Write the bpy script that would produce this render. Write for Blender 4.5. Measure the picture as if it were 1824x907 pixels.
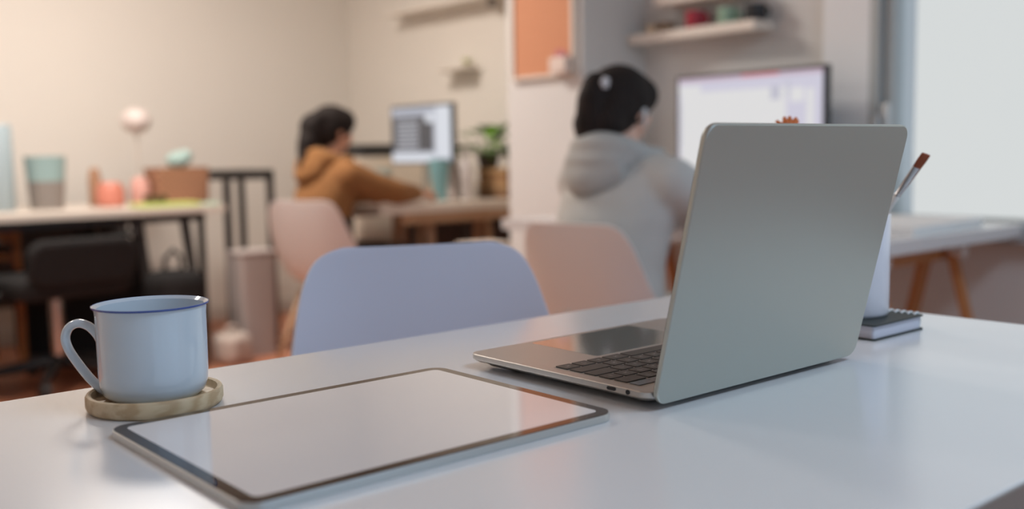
import bpy, bmesh, math, random
from mathutils import Vector, Matrix, Quaternion
random.seed(7)
PI = math.pi
for o in list(bpy.data.objects): bpy.data.objects.remove(o)
S = bpy.context.scene
C = S.collection

# ------------------------------------------------------------ camera, world, lights, exposure
CAMZ = 0.97
cd = bpy.data.cameras.new('camera'); cam = bpy.data.objects.new('camera', cd); C.objects.link(cam)
R_ = Vector((0.76060606, -0.64901062, -0.01623694)); U_ = Vector((0.07766752, 0.06613474, 0.99478337)); B_ = Vector((-0.64455114, -0.75789934, 0.10070953))
cam.matrix_world = Matrix(((R_.x, U_.x, B_.x, 0), (R_.y, U_.y, B_.y, 0), (R_.z, U_.z, B_.z, CAMZ), (0, 0, 0, 1)))
cd.sensor_width = 36; cd.lens = 36*1805/1824; cd.clip_start = 0.02
cd.dof.use_dof = True; cd.dof.focus_distance = 0.82; cd.dof.aperture_fstop = 3.3
S.camera = cam
vs = S.view_settings
vs.view_transform = 'Standard'; vs.look = 'None'; vs.gamma = 1; vs.use_curve_mapping = False; vs.exposure = 0.0

def lin(c):
    return tuple(((v/255)/12.92 if v/255 <= 0.04045 else (((v/255)+0.055)/1.055)**2.4) for v in c)

w = bpy.data.worlds.new('daylight'); S.world = w; w.use_nodes = True
bg = w.node_tree.nodes['Background']; bg.inputs[1].default_value = 1.0
_n = w.node_tree; _tc = _n.nodes.new('ShaderNodeTexCoord'); _sx = _n.nodes.new('ShaderNodeSeparateXYZ'); _mr = _n.nodes.new('ShaderNodeMapRange'); _mx = _n.nodes.new('ShaderNodeMix'); _mx.data_type = 'RGBA'
_n.links.new(_tc.outputs['Generated'], _sx.inputs[0]); _n.links.new(_sx.outputs[1], _mr.inputs[0])   # overcast glare towards +X, open blue sky towards -Y
_mr.inputs[1].default_value = -0.80; _mr.inputs[2].default_value = -0.55; _n.links.new(_mr.outputs[0], _mx.inputs[0])
_mx.inputs[6].default_value = (0.64, 0.90, 1.20, 1); _mx.inputs[7].default_value = (*lin((216, 219, 219)), 1); _n.links.new(_mx.outputs[2], bg.inputs[0])

def area(name, loc, sx, sy, power, col, target=None):
    l = bpy.data.lights.new(name, 'AREA'); l.shape = 'RECTANGLE'; l.size = sx; l.size_y = sy; l.energy = power; l.color = col
    o = bpy.data.objects.new(name, l); C.objects.link(o); o.location = loc
    if target is not None:
        o.rotation_euler = (Vector(target)-Vector(loc)).to_track_quat('-Z', 'Y').to_euler()
    return o
L_WARM = area('warm_lamp_and_fill_light', (1.45, 4.00, 2.60), 0.6, 0.6, 64, (1.0, 0.915, 0.84))
L_WARM_FILL = area('warm_lamp_and_fill_light', (-0.4, 3.5, 2.60), 0.6, 0.6, 26, (1.0, 0.93, 0.87))  # added warm fill to lift the walls and ceiling
L_COOL_FILL = area('cool_fill_light', (1.2, -0.6, 2.60), 1.2, 0.6, 30, (0.66, 0.82, 1.0))  # added cool fill from overhead, brightens the window side of the room

# ------------------------------------------------------------ materials
MATS = {}
def mat(name, rgb, rough=0.6, metal=0.0, spec=0.5, emit=None, estr=1.0, coat=0.0, var=0.04, nscale=8, bump=0.0, bscale=200, sheen=0.0, alpha=None, trans=0.0, rgb2=None, wood=False, stretch=(1, 1, 1), aniso=0.0):
    if name in MATS: return MATS[name]
    m = bpy.data.materials.new(name); m.use_nodes = True; nt = m.node_tree; b = nt.nodes['Principled BSDF']
    a = lin(rgb); c2 = lin(rgb2) if rgb2 else tuple(v*(1-var) for v in a)
    tc = nt.nodes.new('ShaderNodeTexCoord'); mp = nt.nodes.new('ShaderNodeMapping'); mp.inputs['Scale'].default_value = stretch
    nt.links.new(tc.outputs['Object'], mp.inputs['Vector'])
    no = nt.nodes.new('ShaderNodeTexNoise'); no.inputs['Scale'].default_value = nscale; no.inputs['Detail'].default_value = 3
    nt.links.new(mp.outputs['Vector'], no.inputs['Vector'])
    mx = nt.nodes.new('ShaderNodeMix'); mx.data_type = 'RGBA'
    mx.inputs[6].default_value = (*a, 1); mx.inputs[7].default_value = (*c2, 1)
    if wood:
        wv = nt.nodes.new('ShaderNodeTexWave'); wv.inputs['Scale'].default_value = nscale; wv.inputs['Distortion'].default_value = 6; wv.inputs['Detail'].default_value = 3
        nt.links.new(mp.outputs['Vector'], wv.inputs['Vector']); nt.links.new(wv.outputs['Fac'], mx.inputs[0])
    else:
        nt.links.new(no.outputs['Fac'], mx.inputs[0])
    nt.links.new(mx.outputs[2], b.inputs['Base Color'])
    b.inputs['Roughness'].default_value = rough; b.inputs['Metallic'].default_value = metal
    b.inputs['Specular IOR Level'].default_value = spec; b.inputs['Coat Weight'].default_value = coat; b.inputs['Coat Roughness'].default_value = 0.16 if name == 'white_laminate' else 0.03
    b.inputs['Sheen Weight'].default_value = sheen; b.inputs['Transmission Weight'].default_value = trans
    if aniso: b.inputs['Anisotropic'].default_value = aniso
    if emit:
        b.inputs['Emission Color'].default_value = (*lin(emit), 1); b.inputs['Emission Strength'].default_value = estr
    if bump:
        n2 = nt.nodes.new('ShaderNodeTexNoise'); n2.inputs['Scale'].default_value = bscale
        bp = nt.nodes.new('ShaderNodeBump'); bp.inputs['Strength'].default_value = bump; bp.inputs['Distance'].default_value = 0.002
        nt.links.new(tc.outputs['Object'], n2.inputs['Vector']); nt.links.new(n2.outputs['Fac'], bp.inputs['Height']); nt.links.new(bp.outputs['Normal'], b.inputs['Normal'])
    MATS[name] = m; return m

def floor_mat():
    m = bpy.data.materials.new('wood_laminate_floor'); m.use_nodes = True; nt = m.node_tree; b = nt.nodes['Principled BSDF']
    tc = nt.nodes.new('ShaderNodeTexCoord'); br = nt.nodes.new('ShaderNodeTexBrick')
    br.inputs['Scale'].default_value = 1; br.inputs['Brick Width'].default_value = 1.2; br.inputs['Row Height'].default_value = 0.18; br.inputs['Mortar Size'].default_value = 0.003
    br.inputs['Color1'].default_value = (*lin((190, 126, 96)), 1); br.inputs['Color2'].default_value = (*lin((176, 112, 84)), 1); br.inputs['Mortar'].default_value = (*lin((120, 70, 48)), 1)
    nt.links.new(tc.outputs['Object'], br.inputs['Vector']); nt.links.new(br.outputs['Color'], b.inputs['Base Color']); b.inputs['Roughness'].default_value = 0.35
    return m

def wicker_mat(name, c1, c2, scale=60):
    m = bpy.data.materials.new(name); m.use_nodes = True; nt = m.node_tree; b = nt.nodes['Principled BSDF']
    tc = nt.nodes.new('ShaderNodeTexCoord'); ck = nt.nodes.new('ShaderNodeTexChecker'); ck.inputs['Scale'].default_value = scale
    ck.inputs['Color1'].default_value = (*lin(c1), 1); ck.inputs['Color2'].default_value = (*lin(c2), 1)
    nt.links.new(tc.outputs['Object'], ck.inputs['Vector']); nt.links.new(ck.outputs['Color'], b.inputs['Base Color']); b.inputs['Roughness'].default_value = 0.8
    return m

# ------------------------------------------------------------ object helpers
def link(name, me, m, parent=None):
    o = bpy.data.objects.new(name, me); C.objects.link(o)
    ms = m if isinstance(m, (list, tuple)) else [m]
    for x in ms: me.materials.append(x)
    if parent: o.parent = parent
    return o
def obj(name, bm, m, parent=None, smooth=False, loc=None):
    bmesh.ops.recalc_face_normals(bm, faces=bm.faces)
    me = bpy.data.meshes.new(name); bm.to_mesh(me); bm.free()
    if smooth:
        for p in me.polygons: p.use_smooth = True
    if smooth == 'auto': me.set_sharp_from_angle(angle=math.radians(20))
    elif not smooth and any(p.use_smooth for p in me.polygons): me.set_sharp_from_angle(angle=math.radians(38))
    o = link(name, me, m, parent)
    if loc: o.location = loc
    return o
def tag(o, label, cat, group=None, kind=None):
    if label: o['label'] = label
    if cat: o['category'] = cat
    if group: o['group'] = group
    if kind: o['kind'] = kind
    return o
def thing(name, label, cat, loc=(0, 0, 0), rotz=0, group=None):
    o = bpy.data.objects.new(name, None); C.objects.link(o); o.empty_display_size = 0.05
    o.location = loc; o.rotation_euler = (0, 0, rotz); return tag(o, label, cat, group)
def struct(name, bm, m, parent=None, smooth=False):
    o = obj(name, bm, m, parent, smooth)
    if not parent: o['kind'] = 'structure'
    return o
def NB(): return bmesh.new()
def box(bm, lo, hi, bev=0.0, seg=2, M=None, mi=0):
    lo = Vector(lo); hi = Vector(hi); t = bmesh.new()
    bmesh.ops.create_cube(t, size=1)
    for v in t.verts: v.co = Vector(((v.co.x+.5)*(hi.x-lo.x)+lo.x, (v.co.y+.5)*(hi.y-lo.y)+lo.y, (v.co.z+.5)*(hi.z-lo.z)+lo.z))
    if bev: bmesh.ops.bevel(t, geom=t.edges[:], offset=bev, segments=seg, affect='EDGES', profile=0.6)
    merge(bm, t, M, mi); return bm
def merge(bm, t, M=None, mi=0):
    if M is not None: bmesh.ops.transform(t, matrix=M, verts=t.verts)
    mp = {v: bm.verts.new(v.co) for v in t.verts}
    for f in t.faces:
        try:
            nf = bm.faces.new([mp[v] for v in f.verts]); nf.material_index = mi or f.material_index; nf.smooth = f.smooth
        except ValueError: pass
    t.free()
def ring(bm, c, r, ax1, ax2, n):
    return [bm.verts.new(Vector(c)+ax1*(r*math.cos(2*PI*i/n))+ax2*(r*math.sin(2*PI*i/n))) for i in range(n)]
def bridge(bm, a, b, mi=0):
    n = len(a)
    for i in range(n):
        f = bm.faces.new((a[i], a[(i+1) % n], b[(i+1) % n], b[i])); f.material_index = mi; f.smooth = True
def rod(bm, p0, p1, r0, r1=None, n=12, caps=True, mi=0):
    p0 = Vector(p0); p1 = Vector(p1); r1 = r0 if r1 is None else r1
    d = (p1-p0).normalized(); a = d.orthogonal().normalized(); b = d.cross(a)
    A = ring(bm, p0, r0, a, b, n); Bq = ring(bm, p1, r1, a, b, n); bridge(bm, A, Bq, mi)
    if caps:
        f = bm.faces.new(A[::-1]); f.material_index = mi; f = bm.faces.new(Bq); f.material_index = mi
    return bm
def tube(bm, pts, rad, n=10, flat=1.0, caps=True, ref=None, mi=0):
    pts = [Vector(p) for p in pts]; rs = rad if isinstance(rad, (list, tuple)) else [rad]*len(pts); prev = None; a = None
    for i, p in enumerate(pts):
        d = (pts[min(i+1, len(pts)-1)]-pts[max(i-1, 0)]).normalized()
        a = (Vector(ref) if ref is not None else (d.orthogonal() if a is None else a)); a = (a-d*a.dot(d)).normalized(); b = d.cross(a)
        r = rs[i]; cur = [bm.verts.new(p+a*(r*math.cos(2*PI*k/n))+b*(r*flat*math.sin(2*PI*k/n))) for k in range(n)]
        if prev: bridge(bm, prev, cur, mi)
        elif caps: bm.faces.new(cur[::-1]).material_index = mi
        prev = cur
    if caps: bm.faces.new(prev).material_index = mi
    return bm
def lathe(bm, prof, c=(0, 0, 0), n=48, mi=None):
    # prof: list of (r, z); r == 0 closes to a point
    prev = None; c = Vector(c)
    for k, (r, z) in enumerate(prof):
        m_ = mi[k-1] if mi and k else 0
        cur = [bm.verts.new(c+Vector((0, 0, z)))] if r <= 1e-9 else [bm.verts.new(c+Vector((r*math.cos(2*PI*i/n), r*math.sin(2*PI*i/n), z))) for i in range(n)]
        if prev:
            if len(prev) == 1 and len(cur) > 1:
                for i in range(n): f = bm.faces.new((prev[0], cur[i], cur[(i+1) % n])); f.smooth = True; f.material_index = m_
            elif len(cur) == 1 and len(prev) > 1:
                for i in range(n): f = bm.faces.new((prev[i], prev[(i+1) % n], cur[0])); f.smooth = True; f.material_index = m_
            elif len(cur) > 1: bridge(bm, prev, cur, m_)
        prev = cur
    return bm
def rrect(x0, y0, x1, y1, r, n=8):
    P = []
    for cx, cy, a0 in ((x1-r, y1-r, 0), (x0+r, y1-r, 90), (x0+r, y0+r, 180), (x1-r, y0+r, 270)):
        for i in range(n+1):
            a = math.radians(a0+90*i/n); P.append((cx+r*math.cos(a), cy+r*math.sin(a)))
    return P
def slab(bm, P, z0, z1, bev=0.0, M=None, mi=0):
    """rounded outline P extruded from z0 to z1 with a softened rim"""
    t = bmesh.new(); cx = sum(p[0] for p in P)/len(P); cy = sum(p[1] for p in P)/len(P)
    def loop(z, inset):
        out = []
        n = len(P)
        for i, p in enumerate(P):
            a = Vector(P[i-1]); b = Vector(P[(i+1) % n]); d = (b-a).normalized() if (b-a).length > 1e-9 else Vector((1, 0)); nrm = Vector((-d.y, d.x))
            out.append(t.verts.new((p[0]+nrm.x*inset, p[1]+nrm.y*inset, z)))
        return out
    if bev:
        hs = [(z0, bev), (z0+bev*.3, bev*.3), (z0+bev, 0), (z1-bev, 0), (z1-bev*.3, bev*.3), (z1, bev)]
    else: hs = [(z0, 0), (z1, 0)]
    L = [loop(z, i) for z, i in hs]
    for a, b in zip(L, L[1:]):
        for i in range(len(a)): t.faces.new((a[i], a[(i+1) % len(a)], b[(i+1) % len(a)], b[i]))
    t.faces.new(L[0][::-1]); t.faces.new(L[-1]); merge(bm, t, M, mi); return bm
def ball(bm, c, r, M=None, seg=20, mi=0):
    t = bmesh.new(); bmesh.ops.create_uvsphere(t, u_segments=seg, v_segments=max(8, seg//2), radius=1)
    r = (r, r, r) if not isinstance(r, (tuple, list)) else r
    for v in t.verts: v.co = Vector((v.co.x*r[0], v.co.y*r[1], v.co.z*r[2]))
    if M is not None: bmesh.ops.transform(t, matrix=M, verts=t.verts)
    for v in t.verts: v.co += Vector(c)
    for f in t.faces: f.smooth = True
    merge(bm, t, None, mi); return bm
def limb(bm, pts, rs, flat=None):
    """tapered chain of overlapping balls and cones, to be fused by remeshing"""
    for i in range(len(pts)-1):
        a = Vector(pts[i]); b = Vector(pts[i+1]); n = max(2, int((b-a).length/0.012))
        for k in range(n+1):
            t = k/n; ball(bm, a.lerp(b, t), rs[i]*(1-t)+rs[i+1]*t, seg=12)
def fuse(name, bm, m, parent, voxel=0.008, smooth_it=6, s=1.0):
    me = bpy.data.meshes.new('tmp'); bm.to_mesh(me); bm.free(); t = bpy.data.objects.new('tmp', me); C.objects.link(t)
    r = t.modifiers.new('r', 'REMESH'); r.mode = 'VOXEL'; r.voxel_size = voxel
    q = t.modifiers.new('s', 'SMOOTH'); q.iterations = smooth_it; q.factor = 0.5
    bpy.context.view_layer.update(); dg = bpy.context.evaluated_depsgraph_get()
    nm = bpy.data.meshes.new_from_object(t.evaluated_get(dg)); nm.name = name; bpy.data.objects.remove(t); bpy.data.meshes.remove(me)
    nm.materials.clear()
    for p in nm.polygons: p.use_smooth = True
    return link(name, nm, m, parent)
def RZ(a): return Matrix.Rotation(a, 4, 'Z')

# shared materials
WHITE = mat('white_laminate', (214, 215, 216), rough=0.2, coat=.35, spec=.8, var=0.01, nscale=3)
WALLW = mat('warm_white_wall_paint', (228, 222, 213), rough=0.85, var=0.03, nscale=2)
WALLC = mat('cool_white_wall_paint', (214, 214, 212), rough=0.85, var=0.03, nscale=2)
SHELL = mat('white_chair_plastic', (222, 217, 214), rough=0.42, var=0.02)
BEECH = mat('beech_wood', (202, 168, 136), rough=0.5, rgb2=(184, 148, 114), wood=True, nscale=6, stretch=(6, 6, 1))
PINE = mat('pine_wood', (186, 148, 114), rough=0.55, rgb2=(166, 126, 94), wood=True, nscale=5, stretch=(6, 6, 1))
BLACK = mat('black_plastic', (44, 43, 43), rough=0.5, var=0.15)
BLACKM = mat('black_painted_metal', (52, 49, 47), rough=0.45, var=0.1)
BFAB = mat('black_fabric', (46, 45, 45), rough=0.95, spec=.15, var=0.25, nscale=30, bump=0.4)
ALU = mat('silver_aluminium', (176, 180, 176), rough=0.42, metal=1.0, var=0.02, nscale=4)
CHROME = mat('chrome', (200, 200, 200), rough=0.15, metal=1.0)

# ------------------------------------------------------------ the room
X0, X1, Y0, Y1, ZC = -1.6, 3.5, -2.2, 5.7, 2.7
struct('floor', box(NB(), (X0-.1, Y0-.1, -.1), (X1+.1, Y1+.1, 0)), floor_mat())
struct('ceiling', box(NB(), (X0-.1, Y0-.1, ZC), (X1+.1, Y1+.1, ZC+.1)), mat('white_ceiling_paint', (225, 222, 216), rough=0.9))
struct('wall_left', box(NB(), (X0-.1, Y1, 0), (X1+.1, Y1+.1, ZC)), WALLW)
struct('wall_rear', box(NB(), (X0-.1, Y0-.1, 0), (X0, Y1, ZC)), WALLW)
vx0, vx1 = -.9, 2.3
bm = NB(); box(bm, (X0, Y0-.1, 0), (vx0, Y0, ZC)); box(bm, (vx1, Y0-.1, 0), (X1, Y0, ZC)); box(bm, (vx0, Y0-.1, 0), (vx1, Y0, .8)); box(bm, (vx0, Y0-.1, 2.45), (vx1, Y0, ZC)); struct('wall_right', bm, WALLC)
struct('wall_alcove', box(NB(), (3.5, 2.9, 0), (3.6, Y1, ZC)), WALLW)
# wall behind the second worker, with the window opening to its right
wy0, wy1, wz0, wz1 = -1.6, 1.755, .735, 2.45
bm = NB(); box(bm, (3.05, wy1, 0), (3.3, 2.76, ZC)); box(bm, (3.05, Y0, 0), (3.3, wy0, ZC))
box(bm, (3.05, wy0, 0), (3.3, wy1, wz0)); box(bm, (3.05, wy0, wz1), (3.3, wy1, ZC)); struct('wall_front', bm, WALLC)
struct('wall_pillar', box(NB(), (2.70, 2.75, 0), (3.5, 3.187, ZC), .004), WALLC)
struct('wall_pilaster', box(NB(), (3.005, 1.755, 0), (3.05, 1.925, ZC), .003), mat('glare_white_paint', (236, 240, 242), rough=0.7))  # window glare put into the pilaster's paler colour
FRM = mat('grey_window_aluminium', (176, 182, 182), rough=0.45, var=0.03)
wn = thing('window_1', None, None, (3.08, (wy0+wy1)/2, wz0)); wn['kind'] = 'structure'
hy = (wy1-wy0)/2; hz = wz1-wz0
bm = NB()
box(bm, (-.075, hy-.030, 0), (.03, hy, hz), .004); box(bm, (-.045, hy-.062, 0), (.03, hy-.034, hz), .004); box(bm, (-.040, hy-.036, 0), (.03, hy-.028, hz)); box(bm, (-.03, -hy, 0), (.03, -hy+.05, hz), .004); box(bm, (-.03, -hy+.05, hz-.05), (.03, hy-.065, hz), .004); box(bm, (-.03, -hy+.05, 0), (.03, hy-.065, .012), .003)

obj('window_frame', bm, FRM, wn)
gm = bpy.data.materials.new('clear_window_glass'); gm.use_nodes = True; nt = gm.node_tree; nt.nodes.remove(nt.nodes['Principled BSDF'])
tr = nt.nodes.new('ShaderNodeBsdfTransparent'); tr.inputs[0].default_value = (.99, .995, .995, 1); gs = nt.nodes.new('ShaderNodeBsdfGlossy'); gs.inputs['Roughness'].default_value = .02
fr = nt.nodes.new('ShaderNodeFresnel'); fr.inputs[0].default_value = 1.12; mx = nt.nodes.new('ShaderNodeMixShader')
nt.links.new(fr.outputs[0], mx.inputs[0]); nt.links.new(tr.outputs[0], mx.inputs[1]); nt.links.new(gs.outputs[0], mx.inputs[2]); nt.links.new(mx.outputs[0], nt.nodes['Material Output'].inputs[0])
bm = NB(); box(bm, (.0, -hy+.05, .012), (.006, hy-.062, hz-.05)); obj('window_pane', bm, gm, wn)
bm = NB(); box(bm, (-.066, hy-.060, .27), (-.045, hy-.036, .37), .004); tube(bm, [(-.06, hy-.034, .33), (-.085, hy-.034, .33), (-.087, hy-.034, .29), (-.087, hy-.034, .25)], .009); obj('window_handle', bm, mat('pale_metal', (205, 208, 208), rough=.3, metal=.5), wn)
bm = NB(); box(bm, (2.99, wy0-.05, wz0-.055), (3.06, wy1, wz0), .006); struct('trim_1', bm, mat('grey_sill_paint', (170, 180, 184), rough=0.5))
for nm, a, b in (('baseboard_left', (X0, Y1-.012, 0), (X1, Y1, .08)), ('baseboard_front', (3.038, Y0, 0), (3.05, 2.75, .08)), ('baseboard_alcove', (3.488, 3.187, 0), (3.5, Y1-.012, .08))):
    struct(nm, box(NB(), a, b, .003), mat('baseboard_paint', (214, 208, 200), rough=.5))
w2 = thing('window_2', None, None, ((vx0+vx1)/2, Y0, .8)); w2['kind'] = 'structure'; hw = (vx1-vx0)/2
bm = NB()
for a, b in (((-hw, -.06, 0), (-hw+.05, 0, 1.65)), ((hw-.05, -.06, 0), (hw, 0, 1.65)), ((-hw+.05, -.06, 0), (hw-.05, 0, .05)), ((-hw+.05, -.06, 1.6), (hw-.05, 0, 1.65)), ((-.025, -.06, .05), (.025, 0, 1.6))): box(bm, a, b, .003)
obj('window_frame', bm, FRM, w2); obj('window_pane', box(NB(), (-hw+.05, -.035, .05), (hw-.05, -.03, 1.6)), gm, w2)
# ceiling housings around the warm lamp and the two added fill lights
def luminaire(loc, sx, sy, label, rgb):
    t = thing('ceiling_light_housing', label, 'ceiling lamp', (loc[0], loc[1], ZC), 0, 'ceiling lamps')
    bm = NB(); box(bm, (-sx/2-.03, -sy/2-.03, -.085), (-sx/2, sy/2+.03, 0), .004); box(bm, (sx/2, -sy/2-.03, -.085), (sx/2+.03, sy/2+.03, 0), .004)
    box(bm, (-sx/2, -sy/2-.03, -.085), (sx/2, -sy/2, 0), .004); box(bm, (-sx/2, sy/2, -.085), (sx/2, sy/2+.03, 0), .004); obj('lamp_frame', bm, ALU, t)
    bm = NB(); box(bm, (-sx/2, -sy/2, -.03), (sx/2, sy/2, -.02)); obj('diffuser', bm, mat('diffuser_'+str(rgb[2]), rgb, rough=.5), t)
luminaire((1.45, 4.00), .6, .6, 'square warm ceiling lamp above the far desks', (250, 226, 196))
luminaire((-.4, 3.5), .6, .6, 'square housing of an added warm fill light nearer the rear wall', (250, 228, 198))
luminaire((1.2, -.6), 1.2, .6, 'long housing of an added cool fill light over the front desk', (226, 236, 250))

# ------------------------------------------------------------ front desk
TZ = 0.78
fd = thing('desk', 'large glossy white desk in the foreground carrying laptop and tablet', 'desk', (.27, .55, 0))
def rel(p, o): return (p[0]-o[0], p[1]-o[1], p[2]-(o[2] if len(o) > 2 else 0))
P = [(x-.27, y-.55) for x, y in rrect(-.75, .2385, 1.094, .863, .006, 4)]
obj('tabletop', slab(NB(), P, TZ-.026, TZ, .0015), WHITE, fd)
obj('edge_shade_strip', box(NB(), (-1.0, -.3135, TZ-.025), (.815, -.3122, TZ-.0012)), mat('taupe_edge_shade', (136, 128, 122), rough=.6), fd)  # shade of the near edge put into a darker taupe strip
bm = NB()
box(bm, (-.95, -.25, TZ-.07), (.76, -.23, TZ-.026)); box(bm, (-.95, .23, TZ-.07), (.76, .25, TZ-.026)); box(bm, (-.95, -.23, TZ-.07), (-.93, .23, TZ-.026)); box(bm, (.74, -.23, TZ-.07), (.76, .23, TZ-.026))
obj('table_frame', bm, mat('white_painted_metal', (205, 204, 202), rough=.4), fd)
for sx, sy in ((-.95, -.25), (-.95, .21), (.72, -.25), (.72, .21)):
    obj('leg', box(NB(), (sx, sy, 0), (sx+.04, sy+.04, TZ-.07), .004), MATS['white_painted_metal'], fd)

# ------------------------------------------------------------ tablet
tb = thing('tablet', 'silver tablet with black bezel and blank white screen lying on the desk', 'tablet', (.3695, .595, TZ))
hx, hyy = .1415, .107
obj('tablet_body', slab(NB(), rrect(-hx, -hyy, hx, hyy, .014), 0, .0056, .0009), mat('tablet_aluminium', (196, 198, 196), rough=.35, metal=.75), tb, smooth='auto')
obj('bezel_glass', slab(NB(), rrect(-hx+.0008, -hyy+.0008, hx-.0008, hyy-.0008, .0132), .0056, .0060), mat('black_bezel_glass', (44, 32, 26), rough=.04, spec=.6, coat=.1, var=0), tb)  # warm reflection put into the black glass as a brown tint
obj('display', slab(NB(), rrect(-hx+.0095, -hyy+.0095, hx-.0095, hyy-.0095, .005), .0060, .00605), mat('blank_white_screen', (140, 140, 142), rough=.06, spec=.6, emit=(205, 200, 202), estr=.38, coat=.5, var=0), tb)
bm = NB(); lathe(bm, [(0, .00616), (.0022, .00616), (.0022, .006)], (-.1369, -.057, 0), 20); obj('camera_lens', bm, mat('dark_lens', (20, 24, 40), rough=.05, coat=1), tb)
bm = NB(); lathe(bm, [(0, .00616), (.0012, .00616), (.0012, .006)], (-.1369, -.050, 0), 16); obj('sensor', bm, MATS['dark_lens'], tb)

# ------------------------------------------------------------ laptop
lx, ly = .6785, .489           # hinge middle
W2, DP = .1335, .215
lp = thing('laptop', 'open silver laptop seen from behind its lid on the white desk', 'laptop', (lx, ly, TZ))
P = rrect(-W2, 0, W2, DP, .011)
bm = NB(); t = bmesh.new(); n = len(P); L = []
for z, ins in ((.0022, .020), (.0048, .006), (.0078, .0005), (.0092, 0), (.0122, 0), (.0128, .0006)):
    lo = []
    for i, p in enumerate(P):
        a = Vector(P[i-1]); b = Vector(P[(i+1) % n]); d = (b-a).normalized(); nr = Vector((-d.y, d.x)); lo.append(t.verts.new((p[0]+nr.x*ins, p[1]+nr.y*ins, z)))
    L.append(lo)
for a, b in zip(L, L[1:]):
    for i in range(n): f = t.faces.new((a[i], a[(i+1) % n], b[(i+1) % n], b[i])); f.smooth = True
t.faces.new(L[0][::-1]); t.faces.new(L[-1]); merge(bm, t)
TOPZ = .0128
obj('laptop_base', bm, mat('laptop_aluminium', (196, 192, 186), rough=.34, metal=.82, var=.015, nscale=4), lp, smooth='auto')
for sx in (-.105, .105):
    for sy in (.035, .18):
        bm = NB(); lathe(bm, [(0, 0), (.006, 0), (.006, .0026), (0, .0026)], (sx, sy, 0), 16); obj('foot', bm, BLACK, lp)
PORT = mat('port_black', (24, 24, 26), rough=.5)
bm = NB(); slab(bm, rrect(-.0045, -.0013, .0045, .0013, .0013, 5), 0, .0004, M=Matrix.Translation((-W2-.0002, .038, .0102)) @ Matrix.Rotation(-PI/2, 4, 'Y') @ Matrix.Rotation(PI/2, 4, 'Z')); obj('charging_port', bm, PORT, lp)
bm = NB(); slab(bm, [(.0019*math.cos(a*PI/8), .0019*math.sin(a*PI/8)) for a in range(16)], 0, .0004, M=Matrix.Translation((-W2-.0002, .021, .0102)) @ Matrix.Rotation(-PI/2, 4, 'Y')); obj('audio_port', bm, PORT, lp)
obj('trackpad', slab(NB(), rrect(-.064, .123, .069, .209, .004), TOPZ, TOPZ+.00012), mat('trackpad_glass', (178, 178, 170), rough=.1, metal=.6, spec=.8, coat=.6), lp)
obj('keyboard_well', slab(NB(), rrect(-.1225, .018, .1225, .116, .003), TOPZ, TOPZ+.00008), mat('keyboard_well_aluminium', (178, 172, 164), rough=.4, metal=.7), lp)
KEY = mat('dark_grey_keycap', (58, 54, 50), rough=.42, var=.06)
GLY = mat('pale_key_legend', (168, 164, 158), rough=.5)
# rows from the user's side (large y) to the hinge; the user sits at +y, so x runs right-to-left for them
kx0, kx1 = -.1215, .1215; pitch = .0166; gap = .0022
rows = [  # (list of key widths seen from -x to +x, row centre y, depth) ; seen from the user the row is mirrored
    ([1, 1, 1, 1.25, 5, 1.25, 1, 1, 1], .1075, .0145),
    ([2.25, 1, 1, 1, 1, 1, 1, 1, 1, 1, 1, 2.25], .0910, .0145),
    ([1.75, 1, 1, 1, 1, 1, 1, 1, 1, 1, 1, 1, 1.75], .0745, .0145),
    ([1, 1, 1, 1, 1, 1, 1, 1, 1, 1, 1, 1, 1, 1.5], .0580, .0145),
    ([1.5, 1, 1, 1, 1, 1, 1, 1, 1, 1, 1, 1, 1, 1], .0415, .0145)]
for ks, cy, dp in rows:
    tot = sum(ks); u = (kx1-kx0)/tot; x = kx0
    for kk, kw in enumerate(ks):
        bm = NB(); slab(bm, rrect(x+gap/2, cy-dp/2, x+kw*u-gap/2, cy+dp/2, .0014, 3), TOPZ+.0001, TOPZ+.0010, .0002)
        k = obj('key', bm, KEY, lp)
        if kw <= 1.25:
            bm = NB(); mx_ = x+kw*u/2; pick = (kk*7+int(cy*1000)) % 3; zz = TOPZ+.00105
            if pick == 0:
                box(bm, (mx_-.0016, cy-.0018, zz-.0001), (mx_-.0011, cy+.0018, zz)); box(bm, (mx_-.0011, cy-.0018, zz-.0001), (mx_+.0014, cy-.0013, zz))
            elif pick == 1:
                box(bm, (mx_-.0003, cy-.0018, zz-.0001), (mx_+.0003, cy+.0013, zz)); box(bm, (mx_-.0015, cy+.0013, zz-.0001), (mx_+.0015, cy+.0018, zz))
            else:
                box(bm, (mx_-.0015, cy-.0018, zz-.0001), (mx_-.001, cy+.0018, zz)); box(bm, (mx_+.001, cy-.0018, zz-.0001), (mx_+.0015, cy+.0018, zz)); box(bm, (mx_-.001, cy-.0002, zz-.0001), (mx_+.001, cy+.0003, zz))
            obj('key_legend', bm, GLY, k)
        x += kw*u
obj('touch_strip', slab(NB(), rrect(kx0+gap/2, .0215, kx1-gap/2, .0325, .0014, 3), TOPZ+.0001, TOPZ+.0006), mat('black_touch_strip', (20, 20, 22), rough=.1, coat=1), lp)
bm = NB()
rod(bm, (-.10, .004, .0100), (.10, .004, .0100), .0042, n=16); obj('hinge', bm, BLACK, lp)
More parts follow.
